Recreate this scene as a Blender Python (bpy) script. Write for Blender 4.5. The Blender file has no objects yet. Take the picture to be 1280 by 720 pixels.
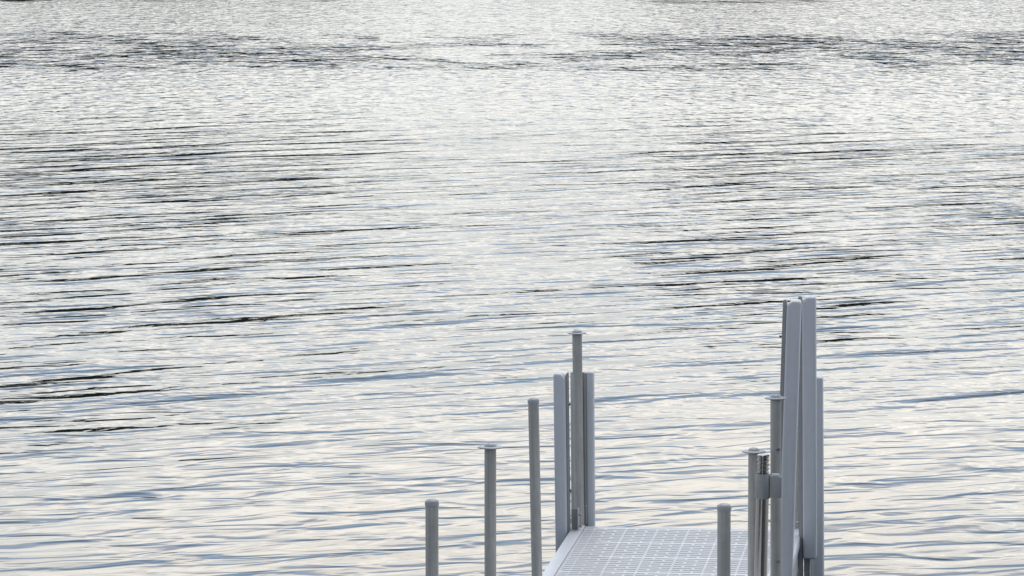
import bpy, bmesh, math, random
from mathutils import Vector, Matrix
import numpy as np
random.seed(4)
R = math.radians
S = bpy.context.scene
COL = S.collection

# ------------------------------------------------------------------ layout
DECK_Z = 0.50                      # deck surface above the water
CAM_Z = 4.05
YAW = R(6.35)                      # the walkway runs away from the camera, a little to the right
OX, OY = 0.9328, 23.1223           # middle of the far end of the walkway
HALF = 0.609                       # half the walkway's width


def W(u, v, z=DECK_Z):
    """walkway coordinates (u across, v along, away from the shore) -> world"""
    return Vector((OX + math.cos(YAW) * u + math.sin(YAW) * v,
                   OY - math.sin(YAW) * u + math.cos(YAW) * v, z))


# ------------------------------------------------------------------ materials
def new_mat(name):
    m = bpy.data.materials.new(name)
    m.use_nodes = True
    nt = m.node_tree
    b = nt.nodes['Principled BSDF']
    return m, nt, b


def surf(name, col, rough=0.5, metal=0.0, var=0.06, nscale=30.0, bump=0.0, stretch=(1, 1, 1), streak=0.0, spec=0.5):
    """painted / plastic / metal surface with fine mottling, vertical weather streaks and a rough bump"""
    m, nt, b = new_mat(name)
    N, L = nt.nodes, nt.links
    tc = N.new('ShaderNodeTexCoord')
    mp = N.new('ShaderNodeMapping')
    mp.inputs['Scale'].default_value = stretch
    L.new(tc.outputs['Object'], mp.inputs['Vector'])
    n1 = N.new('ShaderNodeTexNoise')
    n1.inputs['Scale'].default_value = nscale
    n1.inputs['Detail'].default_value = 6
    n1.inputs['Roughness'].default_value = 0.65
    L.new(mp.outputs[0], n1.inputs['Vector'])
    n2 = N.new('ShaderNodeTexNoise')
    n2.inputs['Scale'].default_value = nscale * 0.17
    n2.inputs['Detail'].default_value = 4
    L.new(mp.outputs[0], n2.inputs['Vector'])
    add = N.new('ShaderNodeMath'); add.operation = 'ADD'
    L.new(n1.outputs['Fac'], add.inputs[0]); L.new(n2.outputs['Fac'], add.inputs[1])
    mr = N.new('ShaderNodeMapRange')
    mr.inputs['From Min'].default_value = 0.6; mr.inputs['From Max'].default_value = 1.4
    mr.inputs['To Min'].default_value = 1 - var; mr.inputs['To Max'].default_value = 1 + var
    L.new(add.outputs[0], mr.inputs['Value'])
    val = mr.outputs[0]
    if streak:
        mp2 = N.new('ShaderNodeMapping'); mp2.inputs['Scale'].default_value = (1, 1, 0.03)
        L.new(tc.outputs['Object'], mp2.inputs['Vector'])
        n3 = N.new('ShaderNodeTexNoise'); n3.inputs['Scale'].default_value = 90; n3.inputs['Detail'].default_value = 3
        L.new(mp2.outputs[0], n3.inputs['Vector'])
        mr2 = N.new('ShaderNodeMapRange')
        mr2.inputs['From Min'].default_value = 0.35; mr2.inputs['From Max'].default_value = 0.65
        mr2.inputs['To Min'].default_value = 1 - streak; mr2.inputs['To Max'].default_value = 1
        L.new(n3.outputs['Fac'], mr2.inputs['Value'])
        mu = N.new('ShaderNodeMath'); mu.operation = 'MULTIPLY'
        L.new(val, mu.inputs[0]); L.new(mr2.outputs[0], mu.inputs[1])
        val = mu.outputs[0]
    vm = N.new('ShaderNodeVectorMath'); vm.operation = 'SCALE'
    vm.inputs[0].default_value = col
    L.new(val, vm.inputs['Scale'])
    L.new(vm.outputs[0], b.inputs['Base Color'])
    rr = N.new('ShaderNodeMapRange')
    rr.inputs['To Min'].default_value = max(0.02, rough - 0.1); rr.inputs['To Max'].default_value = min(1, rough + 0.1)
    L.new(n1.outputs['Fac'], rr.inputs['Value'])
    L.new(rr.outputs[0], b.inputs['Roughness'])
    b.inputs['Metallic'].default_value = metal
    b.inputs['Specular IOR Level'].default_value = spec
    if bump:
        bp = N.new('ShaderNodeBump'); bp.inputs['Strength'].default_value = bump; bp.inputs['Distance'].default_value = 0.002
        L.new(n1.outputs['Fac'], bp.inputs['Height'])
        L.new(bp.outputs[0], b.inputs['Normal'])
    return m


M_POST = surf('galvanised_steel', (0.52, 0.505, 0.475), 0.48, 0.25, 0.15, 38, 0.2, streak=0.18)
M_CAP = surf('cap_plastic', (0.42, 0.42, 0.43), 0.42, 0.0, 0.06, 60, 0.1)
M_VINYL = surf('white_vinyl', (0.63, 0.64, 0.67), 0.42, 0.0, 0.05, 25, 0.08, streak=0.05)
M_CHAN = surf('channel_aluminium', (0.42, 0.42, 0.42), 0.5, 0.35, 0.08, 40, 0.1, streak=0.08)
M_DECK = surf('deck_plastic', (0.60, 0.59, 0.595), 0.55, 0.0, 0.06, 22, 0.25)
M_BRIDGE = surf('deck_bridge_lit', (0.70, 0.69, 0.71), 0.3, 0.0, 0.05, 60, 0.05)  # smoother deck plastic, its paler colour standing in for light on the bridges
M_RAIL = surf('deck_aluminium', (0.66, 0.67, 0.70), 0.45, 0.15, 0.05, 30, 0.1)
M_BOLT = surf('bolt_steel', (0.30, 0.30, 0.31), 0.3, 0.9, 0.1, 80)
M_CHROME = surf('polished_tube', (0.46, 0.445, 0.44), 0.17, 1.0, 0.06, 30, 0.03, streak=0.08)
M_SLEEVE = surf('sleeve_casting', (0.34, 0.345, 0.34), 0.5, 0.35, 0.08, 55, 0.2)
M_BEAM = surf('frame_aluminium', (0.42, 0.42, 0.43), 0.5, 0.4, 0.08, 30, 0.1)


# ------------------------------------------------------------------ mesh helpers
def box(bm, x0, x1, y0, y1, z0, z1, bev=0.0, seg=2):
    r = bmesh.ops.create_cube(bm, size=1.0)
    vs = r['verts']
    for v in vs:
        v.co = Vector((x0 + (v.co.x + .5) * (x1 - x0), y0 + (v.co.y + .5) * (y1 - y0), z0 + (v.co.z + .5) * (z1 - z0)))
    if bev:
        es = list({e for v in vs for e in v.link_edges})
        bmesh.ops.bevel(bm, geom=es, offset=bev, segments=seg, profile=0.5, affect='EDGES')


def lathe(bm, prof, seg=32, cx=0.0, cy=0.0, mtx=None):
    """revolve (radius, z) pairs; ends with radius 0 close"""
    rings = []
    for r, z in prof:
        if r < 1e-6:
            rings.append([bm.verts.new((cx, cy, z))])
        else:
            rings.append([bm.verts.new((cx + r * math.cos(2 * math.pi * i / seg), cy + r * math.sin(2 * math.pi * i / seg), z)) for i in range(seg)])
    for a, b in zip(rings, rings[1:]):
        for i in range(seg):
            j = (i + 1) % seg
            if len(a) == 1 and len(b) == 1:
                continue
            if len(a) == 1:
                bm.faces.new((a[0], b[j], b[i]))
            elif len(b) == 1:
                bm.faces.new((a[i], a[j], b[0]))
            else:
                bm.faces.new((a[i], a[j], b[j], b[i]))
    if mtx is not None:
        vs = [v for rg in rings for v in rg]
        bmesh.ops.transform(bm, matrix=mtx, verts=vs)


def obj(name, bm, mat, parent=None, smooth=40):
    bmesh.ops.recalc_face_normals(bm, faces=bm.faces)
    me = bpy.data.meshes.new(name)
    bm.to_mesh(me); bm.free()
    if smooth:
        me.polygons.foreach_set('use_smooth', [True] * len(me.polygons))
        me.set_sharp_from_angle(angle=R(smooth))
    me.materials.append(mat)
    o = bpy.data.objects.new(name, me)
    COL.objects.link(o)
    if parent:
        o.parent = parent
    return o


def thing(name, label, cat, loc, rotz=0.0, group=None, lean=0.0):
    o = bpy.data.objects.new(name, None)
    o.empty_display_size = 0.2
    COL.objects.link(o)
    o.location = loc
    o.rotation_mode = 'ZYX'
    o.rotation_euler = (0, lean, rotz)
    o['label'] = label
    o['category'] = cat
    if group:
        o['group'] = group
    return o


# ------------------------------------------------------------------ walkway
dock = thing('dock_walkway', 'pale grey slotted plastic walkway with smooth side rails running out over the lake', 'dock', W(0, 0), -YAW)
LEN = 11.0
RW = 0.062                          # width of the flat top of a side rail
for s in (-1, 1):
    bm = bmesh.new()
    x0, x1 = sorted((s * (HALF - RW), s * HALF))
    box(bm, x0, x1, -LEN, 0.0, -0.045, 0.006, 0.004)
    ra = obj('side_rail', bm, M_RAIL, dock)
    bm = bmesh.new()                # a deeper side plate, set back under the lip of the rail
    x0, x1 = sorted((s * (HALF - 0.045), s * (HALF - 0.008)))
    box(bm, x0, x1, -LEN, -0.006, -0.17, -0.047, 0.003)
    obj('side_plate', bm, M_BEAM, ra)
bm = bmesh.new()
box(bm, -HALF + RW + .001, HALF - RW - .001, -0.022, -0.001, -0.12, 0.0, 0.003)
obj('end_rail', bm, M_RAIL, dock)
ROW = 0.0596                        # pitch of the rows of slots
PER = 0.1656                        # pitch of the solid lines across the panel
XI = HALF - RW - 0.003
NROW = 8


def panel_mesh():
    bm = bmesh.new(); bars = 0
    gap = 0.017                     # width of a slot
    depth = 0.024
    y = 0.0
    for k in range(NROW):           # solid bars
        box(bm, -XI, XI, y + k * ROW + gap / 2, y + (k + 1) * ROW - gap / 2, -depth, 0.0, 0.0022, 2)
    bars = len(bm.faces)
    for k in range(NROW):           # bridges over each slot line, staggered row by row
        yc = y + k * ROW
        xs = []
        n0 = int(XI / PER) + 1
        for i in range(-n0, n0 + 1):
            xs.append((i * PER + 0.012, 0.0095))
            off = PER / 3 if k % 2 else 2 * PER / 3
            xs.append((i * PER + 0.012 + off, 0.0135))
        for x, w in xs:
            if abs(x) < XI - w:
                box(bm, x - w / 2, x + w / 2, yc - gap / 2 - .0005, yc + gap / 2 + .0005, -depth + .002, 0.0004)
        for sx in (-1, 1):
            a, b = sorted((sx * (XI - .016), sx * XI))
            box(bm, a, b, yc - gap / 2 - .0005, yc + gap / 2 + .0005, -depth + .002, -0.0012)
    bm.faces.ensure_lookup_table()
    for fc in bm.faces[bars:]:      # the bridges are smoother, and coloured paler to stand for caught light
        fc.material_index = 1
    return bm


p0 = None
npan = int((LEN - 0.03) / (NROW * ROW))
for i in range(npan):
    y0 = -0.026 - (i + 1) * NROW * ROW
    if p0 is None:
        p0 = obj('deck_panel', panel_mesh(), M_DECK, dock)
        p0.data.materials.append(M_BRIDGE)
        p = p0
    else:
        p = p0.copy(); COL.objects.link(p); p.parent = dock
    p.location = (0, y0, 0)
for i in range(8):                  # cross beams under the panels
    bm = bmesh.new()
    yb = -0.5 - i * 1.45
    box(bm, -HALF + 0.047, HALF - 0.047, yb - .03, yb + .03, -0.13, -0.03, 0.004)
    obj('cross_beam', bm, M_BEAM, dock)


# ------------------------------------------------------------------ posts
def make_post(label, u, v, top, kind, lean=0.0, dia=0.052, tiltv=0.0, group='dock posts', flange=0.057):
    """top = height of the cap's crown above the deck; the pipe goes down into the lake bed"""
    t = thing('dock_post', label, 'post', W(u - math.tan(lean) * (top + 1.3), v, -1.3), -YAW, group, lean)
    base = DECK_Z + 1.3
    r = dia / 2
    zt = base + top - (0.020 if kind == 'flanged' else 0.012)
    bm = bmesh.new()
    lathe(bm, [(0, 0), (r, 0), (r, zt - .001), (r - .004, zt), (0, zt)], 40)
    obj('pipe', bm, M_POST, t)
    bm = bmesh.new()
    if kind == 'flanged':
        f = flange
        prof = [(0, zt + .0005), (f - .003, zt + .0005), (f, zt + .002), (f, zt + .0055), (f - .004, zt + .0075), (r + .002, zt + .0085)]
        for k in range(1, 9):
            a = k / 8 * math.pi / 2
            prof.append(((r + .002) * math.cos(a) if k < 8 else 0, zt + .0085 + .015 * math.sin(a)))
        lathe(bm, prof, 40)
    else:
        q = r + .0022
        prof = [(0, zt + .0004), (r - .002, zt + .0004), (r - .002, zt - .014 + .0146)]
        prof = [(r + .0004, zt - .016), (q, zt - .0155), (q, zt - .002)]
        for k in range(1, 9):
            a = k / 8 * math.pi / 2
            prof.append((q * math.cos(a) if k < 8 else 0, zt - .002 + .014 * math.sin(a)))
        lathe(bm, prof, 40)
    obj('cap', bm, M_CAP, t)
    return t


make_post('grey post with low domed cap, leftmost and lowest in the picture', -0.599, -5.926, 1.012, 'domed')
make_post('grey post with wide flanged cap standing between two dome-capped posts', -0.599, -3.919, 0.965, 'flanged')
make_post('plain grey domed pipe post just left of the white bumper at the deck corner', -0.599, -2.02, 0.938, 'domed', lean=-0.021)
make_post('tall grey flanged post rising above the white bumper behind it at the deck corner', -0.589, 0.045, 1.045, 'flanged', lean=-0.014, flange=0.050)
make_post('plain grey domed pipe post in front of the slotted deck, shortest on the right side', 0.579, -6.203, 1.054, 'domed')
make_post('grey flanged pipe post partly behind the polished tube and its sleeve', 0.476, -2.30, 0.743, 'flanged')
r3 = make_post('grey flanged pipe post between the polished tube and the tall white bumper', 0.5785, -2.224, 0.992, 'flanged', lean=-0.006, flange=0.053)
make_post('grey post seen only in the gap between the two tall white bumpers', 0.579, 0.05, 1.02, 'domed', lean=0.004)


# ------------------------------------------------------------------ bumpers
def bolt(bm, x, y, z, s, ln=0.018):
    """bolt with a hexagonal head, pointing along local x (s = direction)"""
    mt = Matrix.Translation((x, y, z)) @ Matrix.Rotation(s * math.pi / 2, 4, 'Y')
    lathe(bm, [(0, 0), (.005, 0), (.005, ln - .008), (.0095, ln - .008), (.0095, ln), (.006, ln + .003), (0, ln + .003)], 6, mtx=mt)


def make_bumper(label, u, v, z0, z1, s, w=0.062, d=0.105, lean=0.0, chan=0.016, bolts=(), chan_down=0.0, chan_back=0.03, facing='side'):
    """white vinyl cushion on an aluminium channel. s = outward side (-1 left, +1 right); u, v = inner front corner of
    the cushion; z0, z1 = its ends relative to the deck"""
    t = thing('dock_bumper', label, 'bumper', W(u - math.tan(lean) * (z1 - z0), v, DECK_Z + z0), -YAW, 'white dock bumpers', lean)
    h = z1 - z0
    bm = bmesh.new()                # cushion: plan outline extruded, upper inner corner cut, all edges rounded
    prof = [(0, 0), (w, 0), (w, h), (.024, h), (0, h - .024)]
    vs0 = [bm.verts.new((s * x, 0, z)) for x, z in prof]
    vs1 = [bm.verts.new((s * x, d, z)) for x, z in prof]
    bm.faces.new(vs0); bm.faces.new(vs1[::-1])
    n = len(prof)
    for i in range(n):
        bm.faces.new((vs0[i], vs1[i], vs1[(i + 1) % n], vs0[(i + 1) % n]))
    bmesh.ops.bevel(bm, geom=list(bm.edges), offset=0.013, segments=5, profile=0.5, affect='EDGES', clamp_overlap=True)
    cu = obj('cushion', bm, M_VINYL, t)
    bm = bmesh.new()                # mounting channel on the dock side: web and two flanges
    x0, x1 = sorted((-s * .0015, -s * .0045))
    y0, y1 = chan_back, d - .01
    box(bm, x0, x1, y0, y1, -chan_down, h - .004, .0008, 1)
    a0, a1 = sorted((-s * .0047, -s * chan))
    box(bm, a0, a1, y0, y0 + .004, -chan_down, h - .004, .0008, 1)
    box(bm, a0, a1, y1 - .004, y1, -chan_down, h - .004, .0008, 1)
    ch = obj('channel', bm, M_CHAN, t)
    for zb in bolts:
        bm = bmesh.new()
        bolt(bm, -s * .0048, (y0 + y1) / 2 - .02, zb - z0, -s, chan - .0048 + .010)
        obj('bolt', bm, M_BOLT, ch)
    return t


# left corner, outside the side rail
bl = make_bumper('white vinyl bumper left of the far deck corner, bracketed to the side of the walkway', -0.632, -0.25, -0.16, 0.845, -1, lean=-0.014, bolts=(0.68, 0.22), chan=0.012)
bm = bmesh.new()                    # bracket plate from the channel to the corner
box(bm, 0.014, 0.050, 0.100, 0.108, 0.16, 0.275, .001, 1)
bk = obj('bracket', bm, M_CHAN, bl)
bm = bmesh.new()
box(bm, 0.0505, 0.056, 0.060, 0.115, 0.150, 0.280, .001, 1)
fl = obj('bracket_flange', bm, M_CAP, bl)
for zb in (0.185, 0.245):
    bm = bmesh.new(); bolt(bm, 0.0565, 0.085, zb, 1, 0.012)
    obj('bolt', bm, M_BOLT, fl)

# behind the far left post, facing out over the end of the walkway
bf = thing('dock_bumper', 'white bumper directly behind the tall flanged post at the far end of the deck', 'bumper', W(-0.569, 0.085, DECK_Z - 0.25), -YAW, 'white dock bumpers', -0.008)
h = 0.25 + 0.815
bm = bmesh.new()
box(bm, 0.027, 0.0645, 0.0, 0.075, 0, h, 0.011, 5)
obj('cushion', bm, M_VINYL, bf)
bm = bmesh.new()
box(bm, -0.059, -0.038, 0.004, 0.075, 0, h, 0.005, 3)
obj('cushion', bm, M_VINYL, bf)
bm = bmesh.new()
box(bm, -0.0375, 0.0265, 0.05, 0.056, 0, h - .006, 0.001, 1)
box(bm, 0.014, 0.0262, 0.008, 0.0495, 0, h - .006, 0.001, 1)
obj('channel', bm, M_CHAN, bf)
bm = bmesh.new()
box(bm, 0.0155, 0.0165, -0.012, 0.02, 0.25, 0.35, .0003, 1)
box(bm, 0.022, 0.025, -0.006, 0.005, 0.25, 0.35, .0006, 1)
box(bm, 0.0167, 0.0218, -0.004, 0.003, 0.345, 0.35, .0006, 1)
obj('bracket', bm, M_RAIL, bf)

# right side
make_bumper('tall white vinyl bumper leaning beside the polished tube, left one of the tall pair', 0.6155, -2.02, 0.008, 1.422, 1, w=0.068, lean=0.026, bolts=(1.245, 0.66, 0.10), chan=0.020)
bb = make_bumper('tall white vinyl bumper ending just below deck level, right one of the tall pair', 0.611, -0.30, -0.11, 1.268, 1, w=0.071, lean=-0.010, bolts=(0.585, 0.075), chan=0.022, chan_down=0.25)
bm = bmesh.new()
box(bm, 0.003, 0.030, 0.05, 0.09, -0.26, -0.003, .002, 1)
lb = obj('lower_bracket', bm, M_CHAN, bb)
bm = bmesh.new()
box(bm, 0.0305, 0.040, 0.045, 0.085, -0.26, -0.003, .001, 1)  # lit edge of the bracket, made as a paler strip
obj('bracket_lit_edge', bm, M_RAIL, lb)
make_bumper('shorter white bumper, rightmost of all, half hidden behind a tall bumper', 0.640, 0.18, -0.75, 0.792, 1, w=0.062, lean=-0.012, chan=0.014)


for zz in (0.735, 0.195):           # the tall bumper's bolts, added as heads on the post beside it
    bm = bmesh.new()
    bolt(bm, 0, 0, 0, 1, 0.016)
    bmesh.ops.rotate(bm, verts=bm.verts, cent=(0, 0, 0), matrix=Matrix.Rotation(R(-68), 3, 'Z'))
    bmesh.ops.translate(bm, verts=bm.verts, vec=(0.009, -0.0235, 1.3 + DECK_Z + zz))
    obj('bumper_bolt_head', bm, M_BOLT, r3)


# ------------------------------------------------------------------ polished tube held in a sleeve
tp = thing('support_tube', 'polished metal tube with a ribbed top, gripped by a grey sleeve beside the tall bumper', 'tube', W(0.510, -2.42, DECK_Z - 0.30), -YAW, None, 0.018)
bm = bmesh.new()
lathe(bm, [(0, 0), (.0310, 0), (.0310, 0.925), (.026, .928), (.026, .939), (0, .939)], 48)
tube = obj('tube', bm, M_CHROME, tp)
bm = bmesh.new()
prof = [(0, .9395), (.024, .9395)]
z = .940
for k in range(4):                  # ribbed end
    prof += [(.0300, z + .002), (.0300, z + .008), (.0260, z + .011), (.0260, z + .018)]
    z += .0198
prof += [(.0300, z), (.0300, z + .008), (.022, z + .011), (0, z + .011)]
lathe(bm, prof, 40)
obj('ribbed_end', bm, M_CHROME, tp)
bm = bmesh.new()                    # sleeve: a thick ring round the tube
zs0, zs1 = 0.820, 0.937
lathe(bm, [(.0313, zs0), (.0345, zs0), (.0355, zs0 + .003), (.0355, zs1 - .003), (.0345, zs1), (.0262, zs1), (.0262, zs1 - .004), (.0313, zs1 - .004), (.0313, zs0)], 40)
sl = obj('sleeve', bm, M_SLEEVE, tp)
sl.location.z = 0.0
bm = bmesh.new()
box(bm, 0.0345, 0.090, -0.018, 0.018, zs0 + .006, zs1 - .010, .002, 2)
arm = obj('arm', bm, M_SLEEVE, tp)
bm = bmesh.new()
box(bm, 0.042, 0.078, -0.016, 0.016, zs1 - .0095, zs1 + .002, .001, 1)
obj('arm_clip', bm, M_RAIL, arm)


# ------------------------------------------------------------------ water
WATER = dict(A35=1.0, A12=1.0, AM=1.0, RIP=1.0)


def make_water():
    m, nt, b = new_mat('lake_water')
    N, L = nt.nodes, nt.links

    def math_(op, a, c=None, d=None):
        n = N.new('ShaderNodeMath'); n.operation = op
        for i, x in enumerate((a, c, d)):
            if x is None:
                continue
            if isinstance(x, (int, float)):
                n.inputs[i].default_value = x
            else:
                L.new(x, n.inputs[i])
        return n.outputs[0]

    geo = N.new('ShaderNodeNewGeometry')

    def noise(vec, rot, lx, ly, detail=1.0, rough=0.5, dist=0.0, off=(0, 0)):
        mp = N.new('ShaderNodeMapping'); mp.vector_type = 'TEXTURE'
        mp.inputs['Rotation'].default_value = (0, 0, R(rot))
        mp.inputs['Scale'].default_value = (lx, ly, 1)
        mp.inputs['Location'].default_value = (off[0], off[1], 0)
        L.new(vec, mp.inputs['Vector'])
        n = N.new('ShaderNodeTexNoise'); n.noise_dimensions = '2D'
        n.inputs['Scale'].default_value = 1.0
        n.inputs['Detail'].default_value = detail
        n.inputs['Roughness'].default_value = rough
        n.inputs['Distortion'].default_value = dist
        L.new(mp.outputs[0], n.inputs['Vector'])
        return n.outputs['Fac']

    def ramp(x, pts):
        n = N.new('ShaderNodeMapRange'); n.interpolation_type = 'SMOOTHSTEP'
        L.new(x, n.inputs['Value'])
        n.inputs['From Min'].default_value, n.inputs['From Max'].default_value = pts[0]
        n.inputs['To Min'].default_value, n.inputs['To Max'].default_value = pts[1]
        return n.outputs[0]

    P = geo.outputs['Position']
    sep = N.new('ShaderNodeSeparateXYZ'); L.new(P, sep.inputs[0])
    Y = sep.outputs['Y']
    # wind on the water: the shelter near the walkway, a breezier zone beyond, a rough band far out
    wob = math_('MULTIPLY', math_('SUBTRACT', noise(P, 8, 18, 6, 2), 0.5), 26)
    Yw = math_('ADD', Y, wob)
    calm = ramp(Yw, ((33, 27), (0.0, 1.0)))                 # 1 in the sheltered water
    gust = noise(P, 10, 16, 5, 2, 0.5, 0.0, (3.1, 7.7))
    g01 = ramp(gust, ((0.40, 0.62), (0.0, 1.0)))
    X = sep.outputs['X']

    def patch(cx, cy, rx, ry):      # a gust touching down: soft round patch on the water
        ax = math_('MULTIPLY', math_('SUBTRACT', X, cx), 1 / rx)
        ay = math_('MULTIPLY', math_('SUBTRACT', Y, cy), 1 / ry)
        r2 = math_('ADD', math_('MULTIPLY', ax, ax), math_('MULTIPLY', ay, ay))
        return math_('POWER', 2.718, math_('MULTIPLY', r2, -1.0))
    pm = patch(-4.6, 46, 2.2, 13)
    for q in ((2.6, 46, 1.6, 11), (6.0, 52, 2.0, 8), (-3.6, 33, 1.6, 3.5), (4.6, 60, 3, 4)):
        pm = math_('MAXIMUM', pm, patch(*q))
    g01 = math_('ADD', math_('MULTIPLY', pm, math_('ADD', 0.08, math_('MULTIPLY', g01, 0.65))), math_('MULTIPLY', g01, 0.45))
    far = ramp(Y, ((58, 76), (0.0, 1.0)))
    Yb = math_('ADD', Y, math_('MULTIPLY', math_('SUBTRACT', noise(P, 0, 7, 7, 3), 0.5), 5))
    band = math_('MULTIPLY', ramp(Yb, ((83, 84.5), (0.0, 1.0))), ramp(Yb, ((103, 99), (0.0, 1.0))))
    clus = ramp(noise(P, 4, 2.6, 4.5, 2, 0.55, 0.0, (1, 4)), ((0.40, 0.58), (0.0, 0.75)))
    bp_ = patch(-8.0, 89, 3.6, 4.5)
    for q in ((-3.4, 89, 1.5, 4), (4.6, 94, 2.0, 5), (10.5, 92, 2.5, 5)):
        bp_ = math_('MAXIMUM', bp_, patch(*q))
    band = math_('MULTIPLY', band, math_('ADD', clus, math_('MULTIPLY', bp_, 0.42)))
    slick = ramp(math_('ADD', Y, math_('MULTIPLY', math_('SUBTRACT', noise(P, 0, 3, 4, 3), 0.5), 15)), ((122.6, 127.0), (0.0, 1.0)))   # smooth water under the far shore
    # amplitudes
    near = math_('SUBTRACT', 1.0, far)
    aL = math_('ADD', math_('SUBTRACT', 0.078, math_('MULTIPLY', calm, 0.046)), math_('MULTIPLY', g01, 0.040))
    aL = math_('MULTIPLY', aL, math_('SUBTRACT', 1.0, math_('MULTIPLY', far, 0.85)))
    aM = math_('ADD', math_('ADD', 0.014, math_('MULTIPLY', calm, 0.020)), math_('MULTIPLY', g01, 0.010))
    aM = math_('MULTIPLY', aM, near)
    aF = math_('MULTIPLY', far, math_('ADD', 0.060, math_('ADD', math_('MULTIPLY', g01, 0.020), math_('MULTIPLY', band, 0.010))))
    aF = math_('MULTIPLY', aF, math_('SUBTRACT', 1.0, math_('MULTIPLY', slick, 0.85)))
    aR = math_('ADD', 0.0022, math_('MULTIPLY', math_('SUBTRACT', 1.0, calm), 0.0078))
    aR = math_('MULTIPLY', aR, math_('SUBTRACT', 1.0, math_('MULTIPLY', slick, 0.9)))
    aL = math_('MULTIPLY', aL, math_('SUBTRACT', 1.0, math_('MULTIPLY', slick, 0.8)))

    def height(vec):
        h = math_('MULTIPLY', aL, noise(vec, 40, 3.4, 0.72, 1.5, 0.45, 0.25))
        h = math_('ADD', h, math_('MULTIPLY', math_('MULTIPLY', aL, 0.6), noise(vec, 24, 2.2, 0.46, 1.5, 0.45, 0.25, (11, 5))))
        h = math_('ADD', h, math_('MULTIPLY', aM, noise(vec, 20, 0.62, 0.30, 2.0, 0.42, 0.5, (2, 9))))
        h = math_('ADD', h, math_('MULTIPLY', aF, noise(vec, 8, 0.34, 0.55, 1.5, 0.6, 0.3, (5, 1))))
        h = math_('ADD', h, math_('MULTIPLY', math_('MULTIPLY', band, 0.25), noise(vec, 6, 0.75, 1.15, 1.0, 0.5, 0.4, (8, 2))))
        h = math_('ADD', h, math_('MULTIPLY', aR, noise(vec, 25, 0.16, 0.16, 1.5, 0.5, 0.2, (7, 3))))
        return h

    e = 0.012
    def shift(dx, dy):
        v = N.new('ShaderNodeVectorMath'); v.operation = 'ADD'
        v.inputs[1].default_value = (dx, dy, 0)
        L.new(P, v.inputs[0])
        return v.outputs[0]
    h0, hx, hy = height(P), height(shift(e, 0)), height(shift(0, e))
    sx = math_('MULTIPLY', math_('SUBTRACT', h0, hx), 1 / e)
    t = math_('MULTIPLY', math_('SUBTRACT', hy, h0), 1 / e)      # slope of the face turned to the shore
    # wind waves lean: long gentle backs, short steep fronts
    tp_ = math_('MAXIMUM', t, 0.0); tn_ = math_('MINIMUM', t, 0.0)
    # far off, the backs of the ripples hide behind their fronts: what shows leans to the viewer
    lee = math_('ADD', math_('MULTIPLY', math_('MULTIPLY', far, math_('SUBTRACT', 1.0, band)), 0.016), math_('MULTIPLY', far, 0.008))
    lee = math_('MULTIPLY', lee, math_('SUBTRACT', 1.0, slick))
    t2 = math_('ADD', math_('ADD', lee, math_('MULTIPLY', tn_, math_('ADD', 0.23, math_('ADD', math_('MULTIPLY', math_('MULTIPLY', pm, g01), 0.14), math_('ADD', math_('MULTIPLY', far, 0.12), math_('MULTIPLY', band, 0.45)))))), math_('ADD', math_('MULTIPLY', tp_, 0.70), math_('MULTIPLY', math_('MULTIPLY', tp_, tp_), 2.2)))
    sy = math_('MULTIPLY', t2, -1.0)
    cb = N.new('ShaderNodeCombineXYZ')
    L.new(sx, cb.inputs[0]); L.new(sy, cb.inputs[1]); cb.inputs[2].default_value = 1.0
    nm = N.new('ShaderNodeVectorMath'); nm.operation = 'NORMALIZE'
    L.new(cb.outputs[0], nm.inputs[0])
    L.new(nm.outputs[0], b.inputs['Normal'])
    b.inputs['Base Color'].default_value = (0.012, 0.020, 0.026, 1)
    b.inputs['Roughness'].default_value = 0.03
    b.inputs['IOR'].default_value = 1.333
    return m


bm = bmesh.new()
vs = [bm.verts.new(p) for p in ((-1500, -60, 0), (1500, -60, 0), (1500, 2600, 0), (-1500, 2600, 0))]
bm.faces.new(vs)
wa = obj('water', bm, make_water(), None, 0)
wa['kind'] = 'structure'
wa['label'] = 'silvery rippled lake water under a pale overcast sky'

# ------------------------------------------------------------------ far shore (above the frame; the lake mirrors it)
def shore_h(x):
    return (0.5 + 0.5 * math.sin(x * .031 + 1.0)) * 2.0
bm = bmesh.new()
nx, ny = 90, 14
grid = []
for j in range(ny):
    row = []
    for i in range(nx):
        x = -700 + 1400 * i / (nx - 1)
        y = 395 + (j ** 1.7) * 7 + 6 * math.sin(x * .02)
        z = -0.6 + 1.6 * min(1, j / 2) + (j ** 1.4) * 0.25 + random.uniform(-.15, .15)
        row.append(bm.verts.new((x, y, z)))
    grid.append(row)
for j in range(ny - 1):
    for i in range(nx - 1):
        bm.faces.new((grid[j][i], grid[j][i + 1], grid[j + 1][i + 1], grid[j + 1][i]))
sh = obj('terrain', bm, surf('shore_earth', (0.06, 0.065, 0.035), 0.9, 0, 0.4, 0.2), None, 60)
sh['kind'] = 'structure'
sh['label'] = 'low wooded shore on the far side of the lake'

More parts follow.
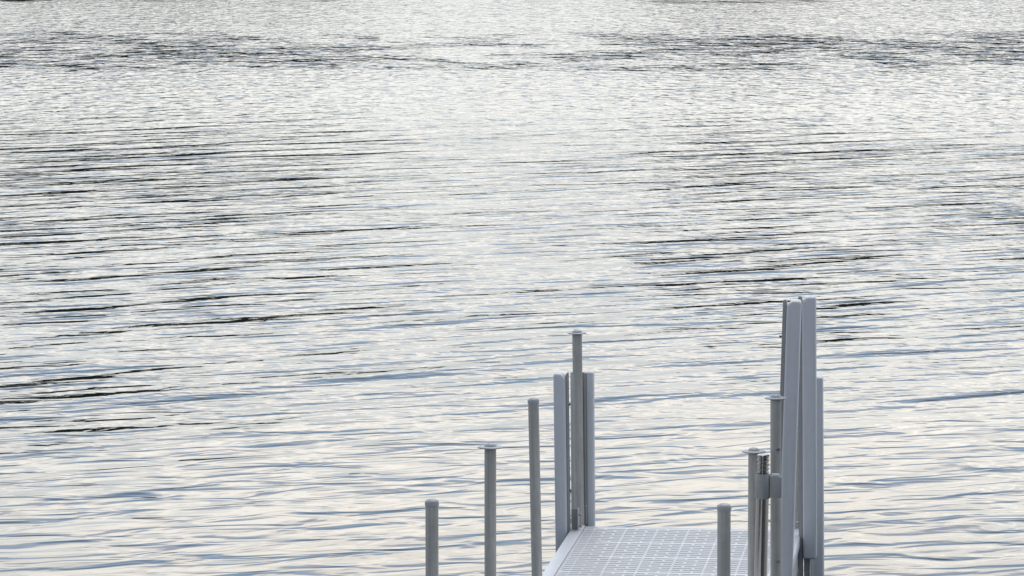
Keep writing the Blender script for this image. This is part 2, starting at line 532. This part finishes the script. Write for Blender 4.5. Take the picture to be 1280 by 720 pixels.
rng = np.random.default_rng(7)
def wood():
    V, Fc = [], []
    n = 0
    for i in range(330):
        x = rng.uniform(-170, 170)
        y = 410 + rng.uniform(0, 25)
        # taller stands to the left and right of a low gap
        sg = lambda q: 1 / (1 + math.exp(-q))
        g = sg((x + 17) / 3.0) * sg((13 - x) / 2.0)
        H = rng.uniform(17.5, 20) * (1 - 0.64 * g) * (1 - 0.3 * sg((x - 27) / 2))
        Rr = H * rng.uniform(0.22, 0.32)
        base = 0.8
        k = 170
        t = rng.uniform(0.0, 1, k)
        ang = rng.uniform(0, 2 * np.pi, k)
        prof = np.sin(np.pi * np.clip(0.12 + 0.88 * t, 0, 1)) ** 0.6
        rad = Rr * prof * np.sqrt(rng.uniform(.15, 1, k)) * (1 + .25 * np.sin(ang * 3 + i))
        c = np.stack([x + rad * np.cos(ang), y + rad * np.sin(ang), base + H * (0.10 + .9 * t)], 1)
        sz = rng.uniform(.35, .9, k)
        a = rng.normal(size=(k, 3)); a /= np.linalg.norm(a, axis=1)[:, None]
        b_ = np.cross(a, rng.normal(size=(k, 3))); b_ /= np.linalg.norm(b_, axis=1)[:, None]
        for q in range(k):
            A = a[q] * sz[q]; B = b_[q] * sz[q] * .7
            V += [c[q] - A - B, c[q] + A - B * .6, c[q] + A + B, c[q] - A * .7 + B]
            Fc.append((n, n + 1, n + 2, n + 3)); n += 4
        # trunk
        w = .25
        ring = [(x - w, y - w), (x + w, y - w), (x + w, y + w), (x - w, y + w)]
        V += [np.array((p[0], p[1], base - .8)) for p in ring] + [np.array((x + (p[0] - x) * .4, y + (p[1] - y) * .4, base + H * .8)) for p in ring]
        for j in range(4):
            Fc.append((n + j, n + (j + 1) % 4, n + 4 + (j + 1) % 4, n + 4 + j))
        n += 8
    for i in range(46):              # unseen belt of trees on the bank behind, added to shade the dock
        x = -80 + 160 * i / 45 + rng.uniform(-1.5, 1.5); y = -30 - rng.uniform(0, 9); H = rng.uniform(9, 14); k = 260
        t = rng.uniform(0, 1, k); ang = rng.uniform(0, 2 * np.pi, k)
        rad = H * .26 * np.sin(np.pi * np.clip(.12 + .88 * t, 0, 1)) ** .6 * np.sqrt(rng.uniform(.15, 1, k))
        c = np.stack([x + rad * np.cos(ang), y + rad * np.sin(ang), 4.0 + H * (.1 + .9 * t)], 1)
        sz = rng.uniform(.3, .7, k)
        a = rng.normal(size=(k, 3)); a /= np.linalg.norm(a, axis=1)[:, None]
        b_ = np.cross(a, rng.normal(size=(k, 3))); b_ /= np.linalg.norm(b_, axis=1)[:, None]
        for q in range(k):
            A = a[q] * sz[q]; B = b_[q] * sz[q] * .7
            V += [c[q] - A - B, c[q] + A - B * .6, c[q] + A + B, c[q] - A * .7 + B]
            Fc.append((n, n + 1, n + 2, n + 3)); n += 4
    me = bpy.data.meshes.new('wood')
    me.from_pydata([tuple(v) for v in V], [], Fc)
    m = surf('foliage', (0.045, 0.060, 0.028), 0.7, 0, 0.5, 0.3)
    me.materials.append(m)
    o = bpy.data.objects.new('wood', me); COL.objects.link(o)
    o['kind'] = 'stuff'
    o['label'] = 'dark leafy wood along the far shore, with an added shading belt behind the camera'
    o['category'] = 'wood'
wood()

# the bank the photograph was taken from: unseen grass rising behind the camera, put in with a tree belt to shade the dock
bm = bmesh.new()
grid = []
for j in range(26):
    y = 9.5 - j * 3.2 * (1 + j * .04)
    row = []
    for i in range(60):
        x = -90 + 180 * i / 59
        d_ = 9.5 - y
        z = -0.5 + 2.6 * (1 - math.exp(-d_ / 6)) + max(0, d_ - 14) * .06 + random.uniform(-.08, .08)
        row.append(bm.verts.new((x, y + 1.2 * math.sin(x * .15), z)))
    grid.append(row)
for j in range(25):
    for i in range(59):
        bm.faces.new((grid[j][i], grid[j][i + 1], grid[j + 1][i + 1], grid[j + 1][i]))
bk_ = obj('bank', bm, surf('bank_grass', (0.07, 0.085, 0.04), 0.9, 0, 0.4, 0.6), None, 60)
bk_['kind'] = 'structure'
bk_['label'] = 'unseen grassy bank on the near shore where the walkway begins, added to shade the dock'

# ------------------------------------------------------------------ sky and sun
SUN_EL, SUN_AZ = R(58), R(14)       # veiled sun ahead, a little to the right
world = bpy.data.worlds.new('World'); S.world = world
world.use_nodes = True
nt = world.node_tree; N, L = nt.nodes, nt.links
bg = N['Background']; bg.inputs['Strength'].default_value = 0.10
sky = N.new('ShaderNodeTexSky'); sky.sky_type = 'NISHITA'; sky.sun_disc = False
sky.sun_elevation = SUN_EL; sky.sun_rotation = SUN_AZ
tc = N.new('ShaderNodeTexCoord')
sp = N.new('ShaderNodeSeparateXYZ'); L.new(tc.outputs['Generated'], sp.inputs[0])
# cloud deck colour by height above the horizon, with ragged edges to its layers
dv0 = N.new('ShaderNodeVectorMath'); dv0.operation = 'MULTIPLY'; dv0.inputs[1].default_value = (1, 1, 5.0)
L.new(tc.outputs['Generated'], dv0.inputs[0])
en = N.new('ShaderNodeTexNoise'); en.inputs['Scale'].default_value = 5.0; en.inputs['Detail'].default_value = 4
L.new(dv0.outputs[0], en.inputs['Vector'])
em = N.new('ShaderNodeMath'); em.operation = 'MULTIPLY_ADD'; em.inputs[1].default_value = 0.10; em.inputs[2].default_value = -0.05
L.new(en.outputs['Fac'], em.inputs[0])
ez = N.new('ShaderNodeMath'); ez.operation = 'ADD'
L.new(sp.outputs['Z'], ez.inputs[0]); L.new(em.outputs[0], ez.inputs[1])
cr = N.new('ShaderNodeValToRGB')
el = cr.color_ramp.elements
stops = [(0.0, (0.44, 0.45, 0.455)), (0.06, (0.52, 0.525, 0.53)), (0.095, (0.78, 0.765, 0.74)), (0.14, (1.06, 1.005, 0.915)), (0.19, (1.0, 0.96, 0.90)), (0.212, (0.70, 0.70, 0.73)), (0.252, (0.63, 0.64, 0.69)), (0.285, (0.56, 0.74, 0.96)), (0.46, (0.48, 0.67, 0.90)), (0.62, (0.51, 0.52, 0.54)), (1.0, (0.60, 0.60, 0.60))]
el[0].position, el[0].color = stops[0][0], stops[0][1] + (1,)
el[1].position, el[1].color = stops[-1][0], stops[-1][1] + (1,)
for p_, c_ in stops[1:-1]:
    q = el.new(p_); q.color = c_ + (1,)
L.new(ez.outputs[0], cr.inputs['Fac'])
# brighter ahead (towards the veiled sun), dimmer behind
az = N.new('ShaderNodeMapRange'); az.inputs['From Min'].default_value = -1; az.inputs['From Max'].default_value = 1
az.inputs['To Min'].default_value = 6.0; az.inputs['To Max'].default_value = 14.2
L.new(sp.outputs['Y'], az.inputs['Value'])
vn = N.new('ShaderNodeTexNoise'); vn.inputs['Scale'].default_value = 22; vn.inputs['Detail'].default_value = 5
L.new(dv0.outputs[0], vn.inputs['Vector'])
vr = N.new('ShaderNodeMapRange'); vr.inputs['From Min'].default_value = 0.35; vr.inputs['From Max'].default_value = 0.65
vr.inputs['To Min'].default_value = 0.84; vr.inputs['To Max'].default_value = 1.09
L.new(vn.outputs['Fac'], vr.inputs['Value'])
azm = N.new('ShaderNodeMath'); azm.operation = 'MULTIPLY'
L.new(az.outputs[0], azm.inputs[0]); L.new(vr.outputs[0], azm.inputs[1])
sc = N.new('ShaderNodeVectorMath'); sc.operation = 'SCALE'
L.new(cr.outputs['Color'], sc.inputs[0]); L.new(azm.outputs[0], sc.inputs['Scale'])
# breaks in the cloud: flattened noise on the dome
dv = N.new('ShaderNodeVectorMath'); dv.operation = 'MULTIPLY'; dv.inputs[1].default_value = (1, 1, 3.2)
L.new(tc.outputs['Generated'], dv.inputs[0])
cn = N.new('ShaderNodeTexNoise'); cn.inputs['Scale'].default_value = 3.2; cn.inputs['Detail'].default_value = 5; cn.inputs['Roughness'].default_value = 0.55
L.new(dv.outputs[0], cn.inputs['Vector'])
cm = N.new('ShaderNodeMapRange'); cm.inputs['From Min'].default_value = 0.40; cm.inputs['From Max'].default_value = 0.62
cm.inputs['To Min'].default_value = 0.62; cm.inputs['To Max'].default_value = 1.0
L.new(cn.outputs['Fac'], cm.inputs['Value'])
mx = N.new('ShaderNodeMix'); mx.data_type = 'RGBA'
L.new(cm.outputs[0], mx.inputs['Factor']); L.new(sky.outputs[0], mx.inputs['A']); L.new(sc.outputs[0], mx.inputs['B'])
L.new(mx.outputs['Result'], bg.inputs['Color'])

sl_ = bpy.data.lights.new('sun', 'SUN'); sl_.energy = 0.6; sl_.angle = R(25); sl_.color = (1.0, 0.96, 0.90)
so = bpy.data.objects.new('sun', sl_); COL.objects.link(so)
d = Vector((math.sin(SUN_AZ) * math.cos(SUN_EL), math.cos(SUN_AZ) * math.cos(SUN_EL), math.sin(SUN_EL)))
so.rotation_euler = d.to_track_quat('Z', 'Y').to_euler()
so.location = (0, 0, 40)

# ------------------------------------------------------------------ camera
cam = bpy.data.cameras.new('camera')
cam.sensor_width = 36; cam.lens = 36 * 5500 / 1280
cam.clip_start = 0.5; cam.clip_end = 5000
co = bpy.data.objects.new('camera', cam); COL.objects.link(co)
co.location = (0, 0, CAM_Z)
co.rotation_euler = (math.pi / 2 - math.atan(540 / 5500), 0, 0)
S.camera = co
S.view_settings.view_transform = 'Standard'
S.view_settings.look = 'None'
S.view_settings.exposure = 0.56
S.view_settings.gamma = 1
S.view_settings.use_curve_mapping = False
